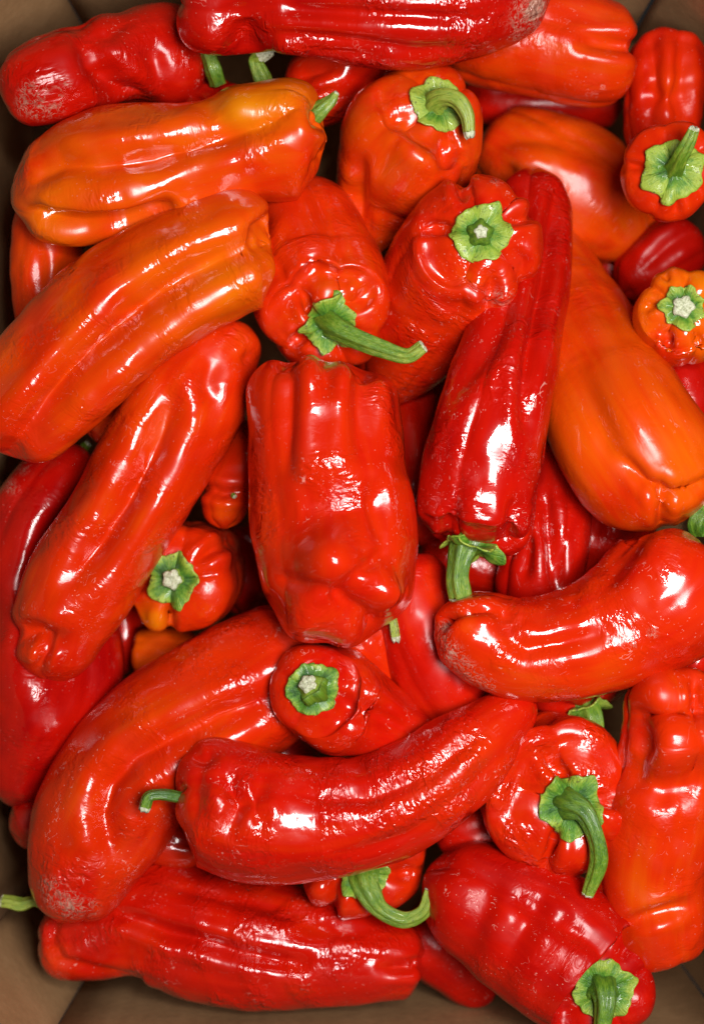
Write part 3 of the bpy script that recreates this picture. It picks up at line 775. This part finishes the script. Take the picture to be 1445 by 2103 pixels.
pep('red pepper peeping out under the curved one at right, small green calyx',
    [(1210,1462,-60,84),(1196,1430,-80,104),(1180,1370,-120,104),(1170,1300,-160,70)],
    key='KK', gloss=0.5, ripe=0.70, wr=0.25, n=4, la=(0.14,0.08,0.06), cal=(54,5,0.35,0.3,14), dusty=0.5, dm0=0.15, res=0,
    st=[(1214,1474,18,24),(1222,1500,20,17),(1228,1530,14,14)])

pep('red pepper glimpsed below the stem of the wrinkled dark one',
    [(860,1130,-120,50),(920,1140,-110,66),(1000,1160,-110,70),(1080,1190,-130,50)], key='J3', ripe=0.74, wr=0.3, res=0, dusty=0.6)

pep('small red pepper peeping out between the straight red one and the central one',
    [(560,900,-230,75),(505,955,-190,68),(468,1015,-150,50),(456,1086,-150,36)], key='GG', gloss=0.7, ripe=0.55, wr=0.15, res=0, dusty=0.3,
    f=[([(415,1000),(455,1012),(505,1012)],11,16)], tint=[(465,1050,30,-0.15)], st=[(478,1016,40,5),(482,1020,44,5)], stz=-140)

pep('crinkled red pepper under the top one, beside the curling stem',
    [(790,40,-90,84),(720,110,-80,86),(665,180,-90,80),(625,250,-120,56)], key='DD', ripe=0.66, wr=0.9, res=0, dusty=0.8,
    f=[([(600,165),(640,150),(680,140)],14,14),([(640,200),(690,190)],14,8)])

pep('dark red pepper in the shade at the upper left, green stem upright',
    [(445,165,-150,62),(440,195,-170,70),(430,260,-190,60),(420,330,-220,40)], key='D2', ripe=0.72, wr=0.2, res=0, dusty=0.4, n=3, la=(0.16,0.1,0.06), dm0=0.2,
    f=[([(462,140),(465,175),(470,200)],12,14)], st=[(448,172,0,17),(438,140,20,16),(426,105,30,15)], stz=-130)

pep('shaded red pepper behind the yellow-orange one, green stem with a papery tip',
    [(548,180,-150,50),(560,215,-160,60),(580,280,-190,50)], key='D3', ripe=0.75, wr=0.2, res=0, dusty=0.4,
    st=[(548,185,0,17),(534,152,18,17),(524,122,30,14),(538,112,42,14)], stz=-120, cut=1.7)

pep('orange-red pepper against the left wall below the three-lobed one',
    [(110,400,-110,66),(98,500,-100,72),(88,600,-100,62),(95,700,-120,50)], key='CC', gloss=0.4, ripe=0.46, wr=0.15, res=0, dusty=0.3, f=[([(80,520),(85,600)],14,5)])

pep('deep red pepper in the shade above the small orange one on the right',
    [(1432,485,-380,50),(1388,508,-370,68),(1335,545,-370,62),(1270,600,-390,40)], key='BB', gloss=0.2, ripe=0.82, wr=0.3, la=(0.12,0.1,0.07), lump=0.035, f=[([(1420,470),(1370,505),(1310,560)],16,10)], res=0, dusty=0.3)

pep('dark red pepper with a pale dry stem behind the wide orange one',
    [(1205,520,-170,62),(1255,560,-170,74),(1310,640,-180,80),(1350,740,-190,76),(1370,820,-210,50)], key='EE', gloss=0.3, tol=0.82, ripe=0.80, wr=0.2, res=0, dusty=0.4,
    st=[(1196,548,60,13),(1212,538,66,11),(1232,533,70,9),(1246,530,70,9)], stz=-170, stage=0.9)

pep('dark red pepper at the right edge below the small orange one',
    [(1378,720,-140,50),(1404,790,-130,66),(1412,870,-130,66),(1412,960,-150,50)], key='FF', gloss=0.5, ripe=0.82, wr=0.2, res=0, dusty=0.5)

pep('red pepper in shade under the cleft orange tip at right',
    [(1345,1000,-150,60),(1275,1055,-140,78),(1225,1130,-150,76),(1180,1210,-170,50)], key='II', gloss=0.5, ripe=0.76, wr=0.2, res=0, dusty=0.4, f=[([(1230,1020),(1225,1100)],14,12)])

pep('narrow red pepper wedged between the central one and the wrinkled dark one',
    [(835,740,-260,60),(842,840,-200,52),(846,920,-150,50),(856,1020,-120,54),(866,1120,-140,40)], key='LL', gloss=0.5, ripe=0.74, wr=0.3, res=0, dusty=0.7)

pep('orange pepper sliver in shade below the one with the yellow lobe',
    [(270,1345,-300,48),(340,1345,-290,56),(420,1355,-300,50)], key='MM', gloss=0.4, ripe=0.34, wr=0.1, res=0, dusty=0.2)

pep('orange pepper sliver under the tip of the central pepper with a dry frayed stem',
    [(690,1270,-110,60),(745,1310,-110,60),(790,1370,-130,44),(815,1430,-150,30)], key='J2', tol=0.62, ripe=0.55, wr=0.1, res=0, dusty=0.3,
    st=[(790,1230,60,12),(802,1255,70,9),(808,1285,72,9),(812,1308,70,10)], stz=-100, stage=0.95, cut=1.0)

pep('red pepper at the right edge just below the curved one',
    [(1432,1320,-90,44),(1420,1355,-90,52),(1385,1405,-110,44)], key='NN', ripe=0.70, wr=0.2, res=0, dusty=0.5)

pep('shaded dark red pepper between the banana-curved one and the lower right one',
    [(1040,1690,-150,50),(960,1712,-150,58),(895,1720,-170,44)], key='TT', gloss=0.4, ripe=0.74, wr=0.2, res=0, dusty=0.5)

pep('dusky red pepper at the bottom between the long shiny one and the lower right one',
    [(830,1880,-140,76),(890,1930,-140,84),(950,1985,-150,72),(1010,2050,-170,50)], key='VV', gloss=0.35, ripe=0.80, wr=0.2, res=0, dusty=1.0)

pep('dark red pepper end at the left edge beside the scabbed tip',
    [(100,1640,-260,54),(62,1690,-260,56),(22,1708,-260,34)], key='XX', ripe=0.82, wr=0.2, res=0, dusty=0.5)

pep('shaded red pepper in the gap left of the banana-curved one',
    [(300,1720,-160,44),(350,1730,-160,52),(430,1740,-180,50)], key='SS', ripe=0.60, wr=0.2, res=0, dusty=0.3)

pep('orange pepper sliver between the large orange one and the straight red one',
    [(300,810,-110,50),(240,850,-110,54),(195,905,-120,44)], key='A2', ripe=0.40, wr=0.2, res=0, dusty=0.3)

pep('shadowed red pepper deep in the gap beside the long green stem',
    [(900,700,-330,70),(850,800,-330,80),(820,900,-340,70)], key='ZZ', gloss=0.3, ripe=0.80, wr=0.2, res=0, dusty=0.3)

pep('red pepper against the top right corner, behind the one with the slanting stem',
    [(1372,70,-190,58),(1366,140,-180,80),(1360,220,-190,76),(1362,350,-240,60)], key='W2', gloss=0.35, ripe=0.64, wr=0.35, n=4, ph=0.6, la=(0.16,0.1,0.07), dusty=0.8, lump=0.035,
    f=[([(1335,80),(1345,160),(1330,260)],16,10),([(1405,90),(1398,170),(1405,250)],16,9),([(1310,190),(1370,205),(1430,190)],20,7)],
    tint=[(1370,170,40,-0.15)])

pep('barely lit red pepper in the dark gap right of the yellow-lobed one',
    [(470,1080,-330,60),(500,1160,-320,75),(510,1260,-330,70)], key='F1', ripe=0.76, wr=0.2, res=0, dusty=0.3)

pep('barely lit red pepper in the dark gap below the notched tip at left',
    [(240,1200,-330,60),(245,1290,-320,66),(235,1390,-330,60)], key='F2', ripe=0.78, wr=0.2, res=0, dusty=0.3)

pep('shaded red pepper low in the gap above the banana-curved one',
    [(480,1480,-330,70),(560,1540,-320,80),(650,1600,-330,70)], key='F3', ripe=0.72, wr=0.2, res=0, dusty=0.3)


# settle: each pepper sinks until it lies under (not inside) those placed before it
placed = []
TOL = 0.86
for i, p in enumerate(PEPPERS):
    dz = 0.0
    TL = p.get('tol', TOL)
    others = [q for j, q in enumerate(placed) if PEPPERS[j].get('key') not in p.get('ign', ())]
    for _ in range(140):
        D = catmull(spine_of(p, dz), 24)[::3]
        sl = arclen(D)
        dend = np.minimum(sl, sl[-1] - sl)
        rr_ = np.minimum(D[:, 3], np.maximum(dend, 0.2 * D[:, 3]))
        hit = False
        for (C2, R2) in others:
            dd = np.linalg.norm(D[:, None, :3] - C2[None], axis=2) - TL * (rr_[:, None] + R2[None])
            if dd.min() < 0: hit = True; break
        if not hit: break
        dz -= 8.0
    p['dz'] = dz
    placed.append((D[:, :3], rr_))
    print('SETTLE', i, p.get('key'), p['label'][:40], round(dz), 'low', round(float((D[:, 2] - rr_).min())))
    make_pepper(i, p, dz)
